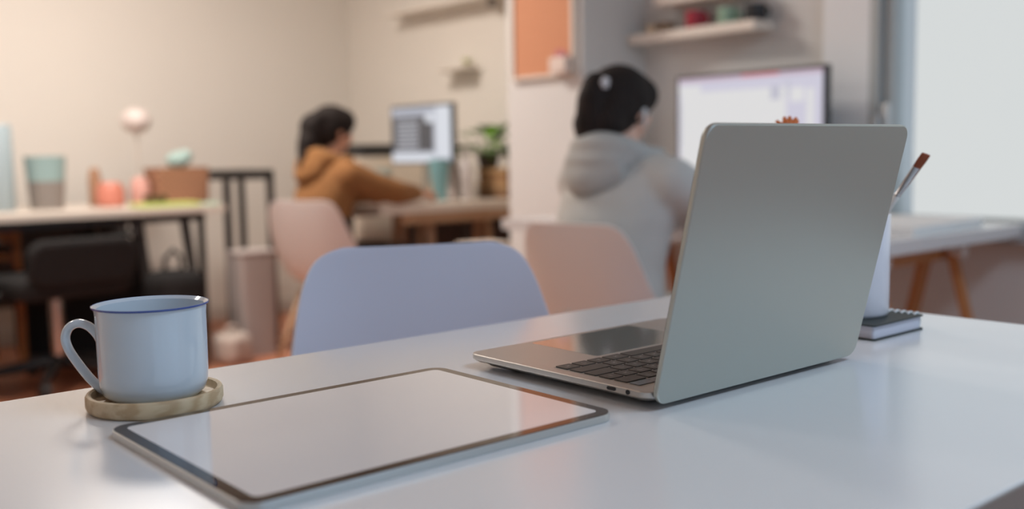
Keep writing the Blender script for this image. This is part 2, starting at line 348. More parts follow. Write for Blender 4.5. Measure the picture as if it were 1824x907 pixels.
# lid: local frame with v up along the lid, rotated about the hinge line
tilt = math.atan2(.047, .199)
ML = Matrix.Translation((0, -.0015, .0050)) @ Matrix.Rotation(PI/2+tilt, 4, 'X')
LH = .2085
bm = NB(); slab(bm, rrect(-W2, 0, W2, LH, .0115), -.0001, .0046, .0012, M=ML)
lid = obj('lid', bm, mat('lid_aluminium', (182, 186, 180), rough=.40, metal=.80, var=.015, nscale=3), lp, smooth='auto')
bm = NB(); slab(bm, rrect(-W2+.001, .001, W2-.001, LH-.001, .0105), -.0006, -.0001, M=ML); obj('screen_glass', bm, mat('dark_screen_glass', (16, 16, 18), rough=.04, coat=1), lid)

# ------------------------------------------------------------ coaster and cup
CX, CY = .2865, .7645
cs = obj('coaster', lathe(NB(), [(0, 0), (.0475, 0), (.0495, .0015), (.0505, .004), (.0505, .0105), (.0495, .0125), (.0478, .013), (.0462, .0122), (.0455, .0085), (.0445, .0072), (0, .0072)], n=72), mat('coaster_wood', (206, 184, 150), rough=.5, rgb2=(180, 152, 116), wood=True, nscale=14, stretch=(1, 6, 8)), loc=(CX, CY, TZ))
tag(cs, 'round pale wooden coaster with a raised rim under the white cup', 'coaster')
cup = thing('cup', 'white enamel cup with thin blue rim standing on the wooden coaster', 'cup', (CX, CY, TZ+.0073))
CH = .0720
prof = [(0, .0012), (.026, .0012), (.028, 0), (.0335, .0012), (.0375, .005), (.0395, .011), (.0402, .02), (.0404, .05), (.0404, .064), (.0410, .0705), (.0424, CH-.0006), (.0425, CH), (.0418, CH+.0004), (.0408, CH-.0004), (.0392, .070), (.0388, .05), (.0386, .02), (.037, .010), (.033, .005), (0, .004)]
PORC = mat('white_porcelain', (198, 210, 220), rough=.12, spec=.6, coat=.4, var=.01)
obj('cup_body', lathe(NB(), prof, n=96), PORC, cup)
obj('blue_rim', lathe(NB(), [(.0424, CH-.0012), (.0428, CH-.0008), (.0429, CH+.0002), (.0425, CH+.0004), (.0424, CH-.0012)], n=96), mat('blue_glaze', (58, 82, 150), rough=.15), cup)
hd = Vector((-.70, .714, 0)).normalized(); ref = Vector((.714, .70, 0))
hc = [Vector(p) for p in ((.0400, .0385), (.0412, .0425), (.0450, .0490), (.0510, .0545), (.0590, .0565), (.0665, .0530), (.0700, .0450), (.0675, .0355), (.0605, .0245), (.0520, .0135), (.0445, .0065), (.0385, .0035))]
hp = []
for k in range(len(hc)-1):
    p0, p1, p2, p3 = hc[max(k-1, 0)], hc[k], hc[k+1], hc[min(k+2, len(hc)-1)]
    for q_ in range(5):
        u = q_/5; hp.append(.5*((2*p1)+(p2-p0)*u+(2*p0-5*p1+4*p2-p3)*u*u+(3*p1-p0-3*p2+p3)*u*u*u))
hp.append(hc[-1])
pts = [hd*p.x+Vector((0, 0, p.y)) for p in hp]; nn = len(pts)-1
rr = [.0042+.0010*max(0, 1-k/8)+.0014*max(0, (k-nn+8)/8) for k in range(nn+1)]
bm = NB(); tube(bm, pts, rr, n=18, flat=.8, ref=ref)
obj('handle', bm, PORC, cup, smooth=True)

# ------------------------------------------------------------ notebook, pen cup, brushes
nb = thing('notebook', 'small spiral notebook with dark cover lying under the white pen pot', 'notebook', (.950, .59, TZ))
COV = mat('dark_green_cover', (44, 50, 48), rough=.5, spec=.3, var=.05)
BT = .0155
obj('back_cover', slab(NB(), rrect(-.050, -.0755, .0475, .0755, .004), 0, .0018, .0003), COV, nb)
obj('page_block', slab(NB(), rrect(-.0475, -.073, .044, .073, .003), .0018, BT-.0015, 0), mat('page_edges', (206, 206, 216), rough=.8, rgb2=(188, 188, 200), nscale=60, stretch=(.3, .3, 30)), nb)
obj('front_cover', slab(NB(), rrect(-.050, -.0755, .0475, .0755, .004), BT-.0015, BT, .0003), COV, nb)
WIRE = mat('white_binding_wire', (225, 228, 228), rough=.4)
for i in range(20):
    y = -.068+i*.136/19
    bm = NB(); pts = [Vector((.0455+.0075*math.cos(a), y, BT/2+.0092*math.sin(a))) for a in [2*PI*k/16 for k in range(17)]]
    pts = [Vector((p.x, p.y, max(p.z, .0009))) for p in pts]
    tube(bm, pts, .0011, n=8, caps=False, ref=(0, 1, 0)); obj('binding_ring', bm, WIRE, nb, smooth=True)
pc = obj('pen_pot', lathe(NB(), [(0, 0), (.038, 0), (.0395, .0015), (.040, .004), (.040, .1035), (.0395, .105), (.0385, .1035), (.0385, .004), (0, .003)], n=72), mat('white_ceramic', (212, 212, 220), rough=.25, coat=.3), loc=(.953, .575, TZ+BT+.0002))
tag(pc, 'tall white cylindrical pen pot on the notebook behind the laptop', 'pot')
PZ = TZ+BT+.0032
def along(a, b, t): return Vector(a).lerp(Vector(b), t)
# flat brush
b0 = Vector((.955, .6065, PZ+.006)); b1 = Vector((.9505, .4925, .9615)); d = (b1-b0).normalized(); LB = (b1-b0).length
br = thing('paint_brush', 'flat paint brush with brown bristles and silver ferrule leaning right in the pen pot', 'paint brush', b0, 0, 'paint brushes in the pen pot')
bm = NB(); tube(bm, [d*x for x in (0, .04, .09, LB-.062, LB-.048)], [.0020, .003, .0036, .0034, .0028], n=12); obj('brush_handle', bm, mat('white_lacquer', (224, 222, 218), rough=.3), br, smooth=True)
fl = Vector((0.3, .1, 0)); 
def flattube(bm, spec, ref):
    prev = None; ref = Vector(ref)
    for x, a_, b_ in spec:
        p = d*x; u = (ref-d*ref.dot(d)).normalized(); v = d.cross(u)
        cur = [bm.verts.new(p+u*(a_*math.cos(2*PI*k/16))+v*(b_*math.sin(2*PI*k/16))) for k in range(16)]
        if prev: bridge(bm, prev, cur)
        else: bm.faces.new(cur[::-1])
        prev = cur
    bm.faces.new(prev); return bm
obj('ferrule', flattube(NB(), [(LB-.054, .0026, .0026), (LB-.050, .0032, .003), (LB-.049, .0028, .0028), (LB-.034, .0040, .0028), (LB-.016, .0046, .0022)], (.76, -.65, 0)), mat('nickel_ferrule', (170, 170, 172), rough=.25, metal=1), br)
obj('bristles', flattube(NB(), [(LB-.017, .0044, .0022), (LB-.008, .0050, .0022), (LB-.001, .0050, .0016), (LB, .0046, .0010)], (.76, -.65, 0)), mat('brown_bristle', (158, 82, 48), rough=.7, rgb2=(120, 58, 34), nscale=90), br)
# fan brush with orange bristles
b0 = Vector((.952, .549, PZ+.006)); b1 = Vector((.950, .648, .985)); d = (b1-b0).normalized(); LB = (b1-b0).length
fb = thing('paint_brush', 'orange fan brush whose bristle tips peek over the laptop lid', 'paint brush', b0, 0, 'paint brushes in the pen pot')
bm = NB(); tube(bm, [d*x for x in (0, .05, .12, LB-.03, LB-.022)], [.0018, .003, .0034, .0030, .0025], n=12); obj('brush_handle', bm, PINE, fb, smooth=True)
bm = NB(); tube(bm, [d*x for x in (LB-.026, LB-.010, LB)], [.0032, .0034, .0036], n=12); obj('ferrule', bm, MATS['nickel_ferrule'], fb, smooth=True)
bm = NB()
rgt = Vector((.76, -.65, 0))
for i in range(-6, 9):
    a = i*.085+.02; v = (d*math.cos(a)+rgt*math.sin(a)).normalized(); ll = .0185+.004*math.sin(i*2.1)+(.005 if i == 8 else 0)-(.009 if -3 <= i <= -2 else 0)
    tube(bm, [d*(LB-.002), d*(LB-.002)+v*ll*.6, d*(LB-.002)+v*ll], [.0024, .0036, .0018], n=8)
obj('bristles', bm, mat('orange_bristle', (206, 112, 44), rough=.6, rgb2=(176, 80, 30), nscale=120), fb, smooth=True)

# ------------------------------------------------------------ shell chairs
def shell_mesh(wf=1.0, sc=1.0):
    # profile (y forward, z), half width, edge curl
    pr = [(.225, .405, .185, .0), (.215, .425, .215, .012), (.19, .437, .225, .022), (.12, .432, .232, .045), (.04, .422, .235, .070), (-.05, .420, .235, .095), (-.12, .436, .233, .11), (-.165, .475, .230, .105),
          (-.190, .53, .226, .085), (-.205, .59, .219, .062), (-.218, .65, .207, .045), (-.229, .71, .195, .032), (-.236, .755, .184, .022), (-.240, .785, .173, .015), (-.2425, .806, .160, .010), (-.2435, .818, .142, .006), (-.244, .824, .115, .002)]
    bm = bmesh.new(); N = 24; G = []
    for k, (y, z, hw, cu) in enumerate(pr):
        a = pr[max(0, k-1)]; b = pr[min(len(pr)-1, k+1)]; t = Vector((0, b[0]-a[0], b[1]-a[1])).normalized(); nr = Vector((0, t.z, -t.y))
        if nr.z < 0 and k < 6: nr = -nr
        if k >= 6 and nr.y < 0: nr = -nr
        row = []
        for i in range(N+1):
            s = -1+2*i/N; p = Vector((hw*s*wf, y, z))+nr*(cu*abs(s)**3.0)
            row.append(bm.verts.new(p))
        G.append(row)
    for k in range(len(G)-1):
        for i in range(N): f = bm.faces.new((G[k][i], G[k][i+1], G[k+1][i+1], G[k+1][i])); f.smooth = True
    me = bpy.data.meshes.new('seat_shell'); bm.to_mesh(me); bm.free()
    t = bpy.data.objects.new('tmp', me); C.objects.link(t)
    s_ = t.modifiers.new('s', 'SUBSURF'); s_.levels = 2; s_.render_levels = 2
    so = t.modifiers.new('t', 'SOLIDIFY'); so.thickness = .006; so.offset = 0
    bv = t.modifiers.new('b', 'BEVEL'); bv.width = .002; bv.segments = 2
    bpy.context.view_layer.update(); dg = bpy.context.evaluated_depsgraph_get(); nm = bpy.data.meshes.new_from_object(t.evaluated_get(dg)); nm.name = 'seat_shell'
    for v in nm.vertices: v.co.z *= sc
    bpy.data.objects.remove(t)
    for p in nm.polygons: p.use_smooth = True
    return nm
def shell_chair(label, loc, rz, top, m=SHELL, wf=1.0):
    t = thing('shell_chair', label, 'chair', loc, rz, 'white shell chairs'); s = top/.825
    link('seat_shell', shell_mesh(wf, s), m, t)
    for sx in (-1, 1):
        for fy, by in ((.13, .215), (-.10, -.20)):
            bm = NB(); rod(bm, (sx*.12, fy*.9, .405*s), (sx*.215, by, .0), .014, .009, n=14); obj('leg', bm, BEECH, t, smooth=True)
    bm = NB()
    for sx in (-1, 1): tube(bm, [(sx*.13, .118, .395*s), (0, 0, .37*s), (sx*-.13, -.10, .395*s)], .005, n=8)
    for fy in (.118, -.10): rod(bm, (-.13, fy, .395*s), (.13, fy, .395*s), .005)
    for (a, b) in (((-.17, .165), (.17, .165)), ((-.17, -.15), (.17, -.15))): rod(bm, (a[0], a[1], .21*s), (b[0], b[1], .21*s), .004); 
    rod(bm, (-.165, .165, .21*s), (-.165, -.15, .21*s), .004); rod(bm, (.165, .165, .21*s), (.165, -.15, .21*s), .004)
    obj('chair_brace', bm, BLACKM, t, smooth=True)
    return t
shell_chair('empty white plastic shell chair pushed up to the far side of the front desk', (.667, 1.076-.215, 0), PI-.40, .852, mat('lavender_white_plastic', (200, 205, 222), rough=.45, var=.01), wf=.87)
bpy.context.view_layer.update()
shell_chair('white shell chair on which the person in the grey hoodie sits', (1.895, 1.765, 0), -PI/2+.14, .800, wf=.90)
shell_chair('white shell chair on which the person in the mustard top sits', (2.275, 3.865, 0), -PI/2+.42, .785)

# ------------------------------------------------------------ people
def face_head(bm, c, s=1.0):
    """skull, jaw, nose, brow, lips, ears; face looks to +x, slightly down"""
    M = Matrix.Rotation(.18, 4, 'Y'); c = Vector(c)
    def q(x, y, z): return c+M @ Vector((x*s, y*s, z*s))
    ball(bm, q(-.012, 0, .018), (.088*s, .070*s, .088*s), M); ball(bm, q(.022, 0, -.030), (.060*s, .056*s, .070*s), M)
    ball(bm, q(.048, 0, -.078), (.026*s, .026*s, .020*s), M); ball(bm, q(.062, 0, .028), (.018*s, .045*s, .012*s), M)
    for t in range(5): ball(bm, q(.070+.0045*t, 0, .010-.009*t), (.009+.0015*t)*s, seg=10)
    ball(bm, q(.076, 0, -.047), (.010*s, .022*s, .006*s), M, seg=12); ball(bm, q(.074, 0, -.057), (.010*s, .018*s, .006*s), M, seg=12)
    for sy in (-1, 1):
        ball(bm, q(.055, sy*.034, -.018), (.022*s, .020*s, .018*s), M)
        ball(bm, q(-.012, sy*.072, -.008), (.016*s, .008*s, .028*s), M); ball(bm, q(-.010, sy*.071, -.026), (.009*s, .007*s, .012*s), M)
    return q
def hand(bm, wrist, direc, up, curl=.5, side=1, s=.92):
    w_ = Vector(wrist); f = Vector(direc).normalized(); u = Vector(up); u = (u-f*u.dot(f)).normalized(); l = u.cross(f)*side
    def q(a, b, c): return w_+f*(a*s)+l*(b*s)+u*(c*s)
    for i in range(5):
        t = i/4
        for b in (-.022, -.008, .008, .022): ball(bm, q(.012+t*.070, b*(.75+.35*t), 0), (.014-.002*t)*s, seg=10)
    for i, (b, ln) in enumerate(((-.028, .058), (-.0095, .072), (.0095, .077), (.028, .070))):
        p = [q(.082, b, 0)]; a = 0
        for seg_, k in ((.45, .35), (.32, .8), (.23, .7)):
            a += k*curl; pp = p[-1]+(f*math.cos(a)-u*math.sin(a))*(ln*seg_*s); p.append(pp)
        limb(bm, p, [.0092*s, .0086*s, .0078*s, .0066*s])
    limb(bm, [q(.016, .026, -.004), q(.042, .046, -.012), q(.066, .050, -.018), q(.086, .044, -.022)], [.013*s, .0112*s, .0095*s, .0075*s])
def dense(T):
    out = []
    for a, b in zip(T, T[1:]):
        for k in range(4): out.append(tuple(a[i]+(b[i]-a[i])*k/4 for i in range(4)))
    return out+[T[-1]]
def person(name_label, O, pose, skin, hair, top, trousers, shoes, hood=True):
    t = thing('person', name_label, 'person', (O[0], O[1], 0), 0, 'people working at the desks')
    P = pose; H = Vector(P['head'])
    bm = NB(); q = face_head(bm, H, P.get('hs', .93))
    nk = Vector(P['neck'])
    limb(bm, [H+Vector((-.02, 0, -.06)), nk, nk+Vector((-.02, 0, -.04))], [.046, .047, .06])
    # torso
    for z, x, rx, ry in dense(P['torso']): ball(bm, (x, 0, z), (rx*.86, ry*.88, .05))
    for s in (-1, 1):
        sh = Vector(P['sh']); sh.y *= s
        el = Vector(P['elR' if s < 0 else 'elL']); ha = Vector(P['haR' if s < 0 else 'haL'])
        limb(bm, [nk+Vector((-.01, s*.04, -.035)), sh, el, ha], [.045, .046, .036, .023])
        hand(bm, ha, Vector((1, -s*.25, -.05)), (0, 0, 1), curl=P.get('curl', .55), side=-s)
        hip = Vector((0, s*.085, .50)); kn = Vector(P['kn']); kn.y *= s; an = Vector(P['an']); an.y *= s
        limb(bm, [hip, kn, an], [.080, .052, .034]); limb(bm, [an, an+Vector((.02, 0, -.045)), an+Vector((.13, 0, -.055))], [.036, .034, .026])
    body = fuse('body', bm, skin, t, voxel=.006, smooth_it=3)
    EW = mat('eye_white', (225, 222, 218), rough=.2); ED = mat('dark_iris', (40, 28, 24), rough=.2); LIP = mat('lip_skin', (186, 104, 94), rough=.5)
    for s in (-1, 1):
        bm = NB(); ball(bm, q(.066, s*.030, .006), .0115, seg=14); e = obj('eye', bm, EW, t, smooth=True)
        bm = NB(); ball(bm, q(.0745, s*.031, .005), .0055, seg=12); obj('iris', bm, ED, e, smooth=True)
        bm = NB(); tube(bm, [q(.076, s*.012, .030), q(.074, s*.030, .036), q(.062, s*.046, .030)], [.0025, .003, .0015], n=8); obj('eyebrow', bm, hair, t, smooth=True)
    bm = NB(); tube(bm, [q(.077, -.022, -.052), q(.0865, 0, -.051), q(.077, .022, -.052)], [.002, .0038, .002], n=8); obj('lips', bm, LIP, t, smooth=True)
    # trousers
    bm = NB()
    ball(bm, (-.01, 0, .49), (.12, .165, .085)); ball(bm, (-.005, 0, .55), (.105, .15, .07))
    for s in (-1, 1):
        kn = Vector(P['kn']); kn.y *= s; an = Vector(P['an']); an.y *= s
        limb(bm, [(0, s*.085, .50), kn, an+Vector((0, 0, .03))], [.090, .066, .050])
    if P.get('apron'):
        for z, x, rx, ry in dense(P['torso']):
            if z < .70: ball(bm, (x+.012, -.004, z), (rx*1.06, ry*1.05, .05))
    fuse('trousers', bm, trousers, t, voxel=.010, smooth_it=5)
    # shoes
    for s in (-1, 1):
        an = Vector(P['an']); an.y *= s; bm = NB(); ball(bm, an+Vector((.01, 0, -.045)), (.05, .038, .042)); ball(bm, an+Vector((.09, 0, -.052)), (.075, .043, .035)); ball(bm, an+Vector((.05, 0, -.066)), (.11, .042, .020))
        fuse('shoe', bm, shoes, t, voxel=.006, smooth_it=4)
    # top
    bm = NB()
    for z, x, rx, ry in dense(P['torso']): ball(bm, (x, 0, z), (rx*1.08, ry*1.06, .055))
    hz = P['torso'][0]
    for a in range(24): ball(bm, (hz[1]+hz[2]*1.0*math.cos(a*PI/12), hz[3]*1.0*math.sin(a*PI/12), hz[0]-.03), .018, seg=10)
    for s in (-1, 1):
        sh = Vector(P['sh']); sh.y *= s
        el = Vector(P['elR' if s < 0 else 'elL']); ha = Vector(P['haR' if s < 0 else 'haL']); cf = el.lerp(ha, .97)
        mid = sh.lerp(el, .5)+Vector((0, s*.006, -.006))
        limb(bm, [nk+Vector((-.015, s*.045, -.045)), sh, mid, el, el.lerp(ha, .6), cf], [.056, .068, .062, .056, .046, .036])
        for a in (.35, .62): ball(bm, sh.lerp(el, a)+Vector((.0, -s*.02, -.03)), .05, seg=12)
        for a in range(3): ball(bm, el.lerp(ha, .72+.08*a), .044-.003*a, seg=12)
    topo = fuse('hoodie', bm, top, t, voxel=.009, smooth_it=4)
    if hood:
        bm = NB()
        for k in range(25):
            a = math.radians(-140+280*k/24); rr_ = .082; bk = max(0, math.cos(a))
            p = nk+Vector((-.012-rr_*math.cos(a)*1.05, rr_*1.08*math.sin(a), .004+.010*bk-.020*(1-bk)))
            ball(bm, p, (.034+.012*bk, .034+.010*bk, .030+.010*bk), seg=14)
            if bk > .2: ball(bm, p+Vector((-.028*bk, 0, -.038*bk)), (.030, .045*bk+.01, .030), seg=14)
        for k in range(9):
            a = (k-4)/4; ball(bm, nk+Vector((-.142+.035*a*a, a*.070, -.070+.020*a*a)), (.024, .034, .040), seg=12)
        fuse('hood', bm, mat(top.name+'_hood', P['hoodcol'], rough=.95, var=.06, nscale=20, bump=.3), topo, voxel=.007, smooth_it=5)
    return t, q, topo, nk
SK = mat('warm_skin', (214, 160, 132), rough=.5, var=.06, nscale=12)
SK2 = mat('light_skin', (226, 180, 158), rough=.5, var=.06, nscale=12)
HAIR = mat('dark_brown_hair', (44, 37, 34), rough=.75, spec=.2, rgb2=(28, 24, 23), wood=True, nscale=30, stretch=(1, 1, .3))
GH = mat('heather_grey_fleece', (192, 194, 191), rough=.95, var=.07, nscale=25, bump=.35)
MUS = mat('mustard_brown_fleece', (146, 100, 58), rough=.95, var=.10, nscale=18, bump=.3)
torso = [(.60, -.005, .118, .160), (.64, 0, .115, .156), (.68, .008, .112, .154), (.72, .016, .112, .156), (.76, .026, .113, .160), (.80, .038, .114, .164), (.84, .050, .110, .166), (.88, .062, .098, .160), (.91, .070, .080, .130)]
pose2 = dict(hs=.87, head=(.110, .035, 1.073), neck=(.082, .015, .965), torso=torso, sh=(.075, .155, .885), elR=(.26, -.215, .775), haR=(.46, -.13, .785), elL=(.30, .21, .79), haL=(.50, .12, .785), kn=(.40, .11, .50), an=(.34, .11, .10), hoodcol=(176, 179, 177))
p2, q2, top2, nk2 = person('person in a light grey hoodie with dark half-up hair working at the large monitor', (1.815, 1.775), pose2, SK2, HAIR, GH, mat('pale_grey_cotton', (176, 180, 180), rough=.9), mat('white_canvas', (215, 215, 212), rough=.8))
# hair of the grey hoodie person: cap, half-up knot, long fall over the hood
bm = NB(); H = Vector(pose2['head'])
M = Matrix.Rotation(.18, 4, 'Y')
ball(bm, q2(-.026, 0, .030), (.094, .080, .086), M); ball(bm, q2(.012, 0, .066), (.070, .062, .045), M); ball(bm, q2(-.055, 0, 0), (.070, .078, .085), M)
for sy in (-1, 1): ball(bm, q2(.028, sy*.058, .046), (.040, .020, .040), M)
limb(bm, [q2(-.095, 0, .055), q2(-.125, 0, .045), q2(-.135, 0, .0), q2(-.125, 0, -.06), q2(-.120, 0, -.105)], [.034, .036, .040, .044, .038])
limb(bm, [q2(-.075, -.035, .0), q2(-.095, -.035, -.06), q2(-.095, -.03, -.100)], [.045, .044, .034]); limb(bm, [q2(-.075, .035, .0), q2(-.10, .035, -.06), q2(-.10, .03, -.100)], [.045, .044, .034])
hr = fuse('hair', bm, HAIR, p2, voxel=.006, smooth_it=3)
bm = NB(); ball(bm, q2(-.128, -.036, .050), (.012, .008, .012), seg=14)
for a in range(6): ball(bm, q2(-.128+.012*math.cos(a*PI/3), -.038, .050+.012*math.sin(a*PI/3)), .006, seg=10)
obj('hair_clip', bm, mat('white_clip', (220, 220, 222), rough=.3), hr, smooth=True)
bm = NB(); ball(bm, q2(.000, -.079, -.008), (.010, .009, .010), seg=12); tube(bm, [q2(.000, -.082, -.012), q2(.004, -.082, -.034), q2(.008, -.078, -.055)], [.0045, .004, .0035], n=10)
obj('earphone', bm, mat('white_earphone', (225, 225, 225), rough=.3), p2, smooth=True)
pose1 = dict(head=(.105, .02, 1.075), neck=(.070, .010, .955), torso=torso, sh=(.070, .150, .878), elR=(.29, -.175, .800), haR=(.50, -.035, .785), elL=(.30, .19, .79), haL=(.52, .10, .785), kn=(.40, .11, .50), an=(.34, .11, .10), hoodcol=(154, 108, 64), apron=True)
p1, q1, top1, nk1 = person('person in a mustard brown top with dark gathered hair working at the far desk', (2.235, 3.93), pose1, SK, HAIR, MUS, mat('dark_brown_cotton', (54, 42, 36), rough=.9), mat('grey_canvas', (120, 118, 116), rough=.8))
bm = NB(); ball(bm, q1(-.022, 0, .032), (.096, .082, .084), M); ball(bm, q1(.020, 0, .064), (.070, .064, .048), M); ball(bm, q1(-.055, 0, 0), (.070, .080, .085), M); ball(bm, q1(.056, 0, .058), (.036, .050, .024), M)
ball(bm, q1(-.115, 0, -.005), (.062, .062, .066), M); ball(bm, q1(-.10, -.02, .030), (.055, .050, .045), M)
for sy in (-1, 1): ball(bm, q1(.026, sy*.060, .042), (.042, .020, .042), M)
limb(bm, [q1(-.115, 0, -.03), q1(-.140, -.01, -.09), q1(-.150, -.01, -.14)], [.058, .046, .032])
limb(bm, [q1(-.150, -.02, -.14), q1(-.158, -.02, -.20)], [.032, .020])
fuse('hair', bm, HAIR, p1, voxel=.006, smooth_it=3)

# ------------------------------------------------------------ right desk on trestles, monitor
DZ = .74
d2 = thing('desk', 'white desktop on wooden trestles beside the window', 'desk', (2.64, 2.0, 0))
obj('tabletop', slab(NB(), rrect(2.25-2.64, 1.257-2.0, 3.03-2.64, 2.70-2.0, .003, 3), DZ-.036, DZ, .001), WHITE, d2)
TRW = mat('trestle_pine', (198, 140, 88), rough=.5, rgb2=(176, 116, 68), wood=True, nscale=4, stretch=(5, 5, 1))
def trestle(label, loc, L=.52, top=.703, spread=.20, wood=None, rz=0):
    TRW_ = wood or TRW
    t = thing('trestle', label, 'trestle', loc, rz, 'A-frame trestles under the desks')
    obj('beam', box(NB(), (-L/2, -.022, top-.06), (L/2, .022, top), .003), TRW_, t)
    for sx in (-1, 1):
        for sy in (-1, 1):
            bm = NB(); x = sx*(L/2-.05); a = Vector((x, sy*.030, top-.012)); b = Vector((x+sx*.03, sy*spread, 0)); dr = (b-a); 
            M_ = Matrix.Translation(a) @ dr.to_track_quat('Z', 'Y').to_matrix().to_4x4(); box(bm, (-.020, -.011, 0), (.020, .011, dr.length-.008), .002, M=M_); obj('leg', bm, TRW_, t)
        bm = NB(); rod(bm, (sx*(L/2-.04), -spread*.62, .28), (sx*(L/2-.04), spread*.62, .28), .011); obj('crossbar', bm, TRW_, t)
        bm = NB(); rod(bm, (sx*(L/2-.05), -.075, top-.035), (sx*(L/2-.05), -.035, top-.035), .020, n=20); obj('knob', bm, mat('white_plastic_knob', (222, 222, 220), rough=.4), t)
    return t
trestle('wooden A-frame trestle under the desk by the window, nearer the camera', (2.62, 1.42, 0))
trestle('wooden A-frame trestle under the desk in front of the grey hoodie person', (2.62, 2.50, 0))
def display_mesh(rects, x=0):
    """rects: (y0,z0,y1,z1,mat index, lift); faces -x"""
    bm = NB()
    for (a, b, c, d_, mi, lift) in rects:
        box(bm, (x-.0004*lift-.0004, min(a, c), b), (x-.0004*lift, max(a, c), d_), mi=mi)
    return bm
SCR = lambda n, rgb, e: mat('screen_'+n, (30, 30, 32), rough=.3, emit=rgb, estr=e, var=0)
mo = thing('monitor', 'large black-framed monitor showing a mostly blank white page behind the laptop', 'monitor', (2.86, 2.115, DZ))
# screen centre in y; width .60 ; height .36 from z .865 to 1.222
mw, z0m, z1m = .305, .132, .490
bm = NB(); box(bm, (-.012, -mw, z0m), (.018, mw, z1m), .004); obj('monitor_housing', bm, BLACK, mo)
m0, m1, m2, m3, m4 = SCR('page', (217, 217, 218), 1.0), SCR('lavender', (200, 198, 214), 1.0), SCR('bar', (190, 170, 186), 1.0), SCR('red', (214, 130, 136), 1.0), SCR('grey', (186, 186, 200), 1.0)
e = mw-.011; zb, zt = z0m+.012, z1m-.012
R2 = [(-e, zb, e, zt, 1, 0), (e-.012, zb, -e+.135, zt-.05, 0, 1), (e, zt-.014, -e, zt, 2, 1), (.02, zt-.008, -.13, zt, 3, 2), (e-.002, zt-.05, e-.10, zt-.026, 0, 2), (-.135, zt-.090, -.098, zt-.045, 4, 2),
      (-.175, zt-.10, -.225, zt-.055, 0, 2), (-.236, zb+.01, -.262, zt-.06, 0, 2), (-.16, zt-.085, -.17, zt-.03, 4, 2), (e-.014, zb+.1, e-.006, zt-.09, 4, 2)]
obj('display', display_mesh(R2, -.0122), [m0, m1, m2, m3, m4], mo)
bm = NB(); box(bm, (.018, -.03, .02), (.034, .03, .30), .004); obj('stand_neck', bm, BLACKM, mo)
bm = NB(); slab(bm, rrect(-.09, -.12, .09, .12, .02), 0, .010, .002); obj('stand_foot', bm, BLACKM, mo)

# ------------------------------------------------------------ far desk, its monitor and things
d1 = thing('desk', 'white-topped desk on pine trestles in front of the mustard top person', 'desk', (2.82, 4.4, 0))
obj('tabletop', slab(NB(), rrect(2.45-2.82, 3.77-4.4, 3.48-2.82, 4.75-4.4, .003, 3), DZ-.04, DZ, .001), mat('cream_laminate', (226, 214, 200), rough=.35), d1)
obj('wooden_apron', box(NB(), (-.25, -.615, DZ-.09), (.62, -.595, DZ-.04), .002), PINE, d1)
trestle('pine A-frame trestle under the far desk, near its right end', (2.97, 3.92, 0), L=.44, top=.699, spread=.11, wood=PINE)
trestle('pine A-frame trestle under the far desk, close to the room corner', (2.97, 4.64, 0), L=.44, top=.699, spread=.10, wood=PINE)
dk = thing('drawer_unit', 'dark brown drawer unit under the far desk', 'drawer unit', (3.28, 4.28, 0))
DBR = mat('dark_brown_wood', (78, 58, 50), rough=.6, rgb2=(62, 46, 40), wood=True, nscale=4)
obj('cabinet_body', box(NB(), (-.17, -.22, 0), (.17, .22, .64), .003), DBR, dk)
for i in range(3):
    bm = NB(); box(bm, (-.187, -.21, .03+i*.205), (-.171, .21, .215+i*.205), .003); dr = obj('drawer', bm, DBR, dk)
    bm = NB(); rod(bm, (-.20, -.05, .12+i*.205), (-.20, .05, .12+i*.205), .006); rod(bm, (-.20, -.045, .12+i*.205), (-.187, -.045, .12+i*.205), .004); rod(bm, (-.20, .045, .12+i*.205), (-.187, .045, .12+i*.205), .004); obj('drawer_handle', bm, BLACKM, dr)
mo = thing('monitor', 'smaller monitor with grey and white windows on the far desk', 'monitor', (3.0, 4.21, DZ))
mw, z0m, z1m = .262, .178, .475
bm = NB(); box(bm, (-.012, -mw, z0m), (.018, mw, z1m), .004); obj('monitor_housing', bm, BLACK, mo)
k0, k1, k2, k3 = SCR('steel', (168, 172, 184), 1.0), SCR('charcoal', (72, 72, 76), 1.0), SCR('rows', (168, 170, 178), 1.0), SCR('white', (210, 214, 222), 1.0)
e = mw-.008; zb, zt = z0m+.008, z1m-.012
R1 = [(-e, zb, e, zt, 0, 0), (e, zb+.055, -.11, zt-.045, 1, 1), (-.13, zb+.02, -e, zt-.004, 3, 2), (e, zb, -e+.14, zb+.045, 3, 1), (-.045, zt-.080, -.115, zt-.035, 3, 3)]
for i in range(7): R1.append((e-.045, zb+.066+i*.022, e-.235, zb+.078+i*.022, 2, 2))
obj('display', display_mesh(R1, -.0122), [k0, k1, k2, k3], mo)
bm = NB(); box(bm, (.018, -.03, .02), (.034, .03, .30), .004); obj('stand_neck', bm, ALU, mo)
bm = NB(); slab(bm, rrect(-.08, -.11, .08, .11, .02), 0, .008, .002); obj('stand_foot', bm, ALU, mo)

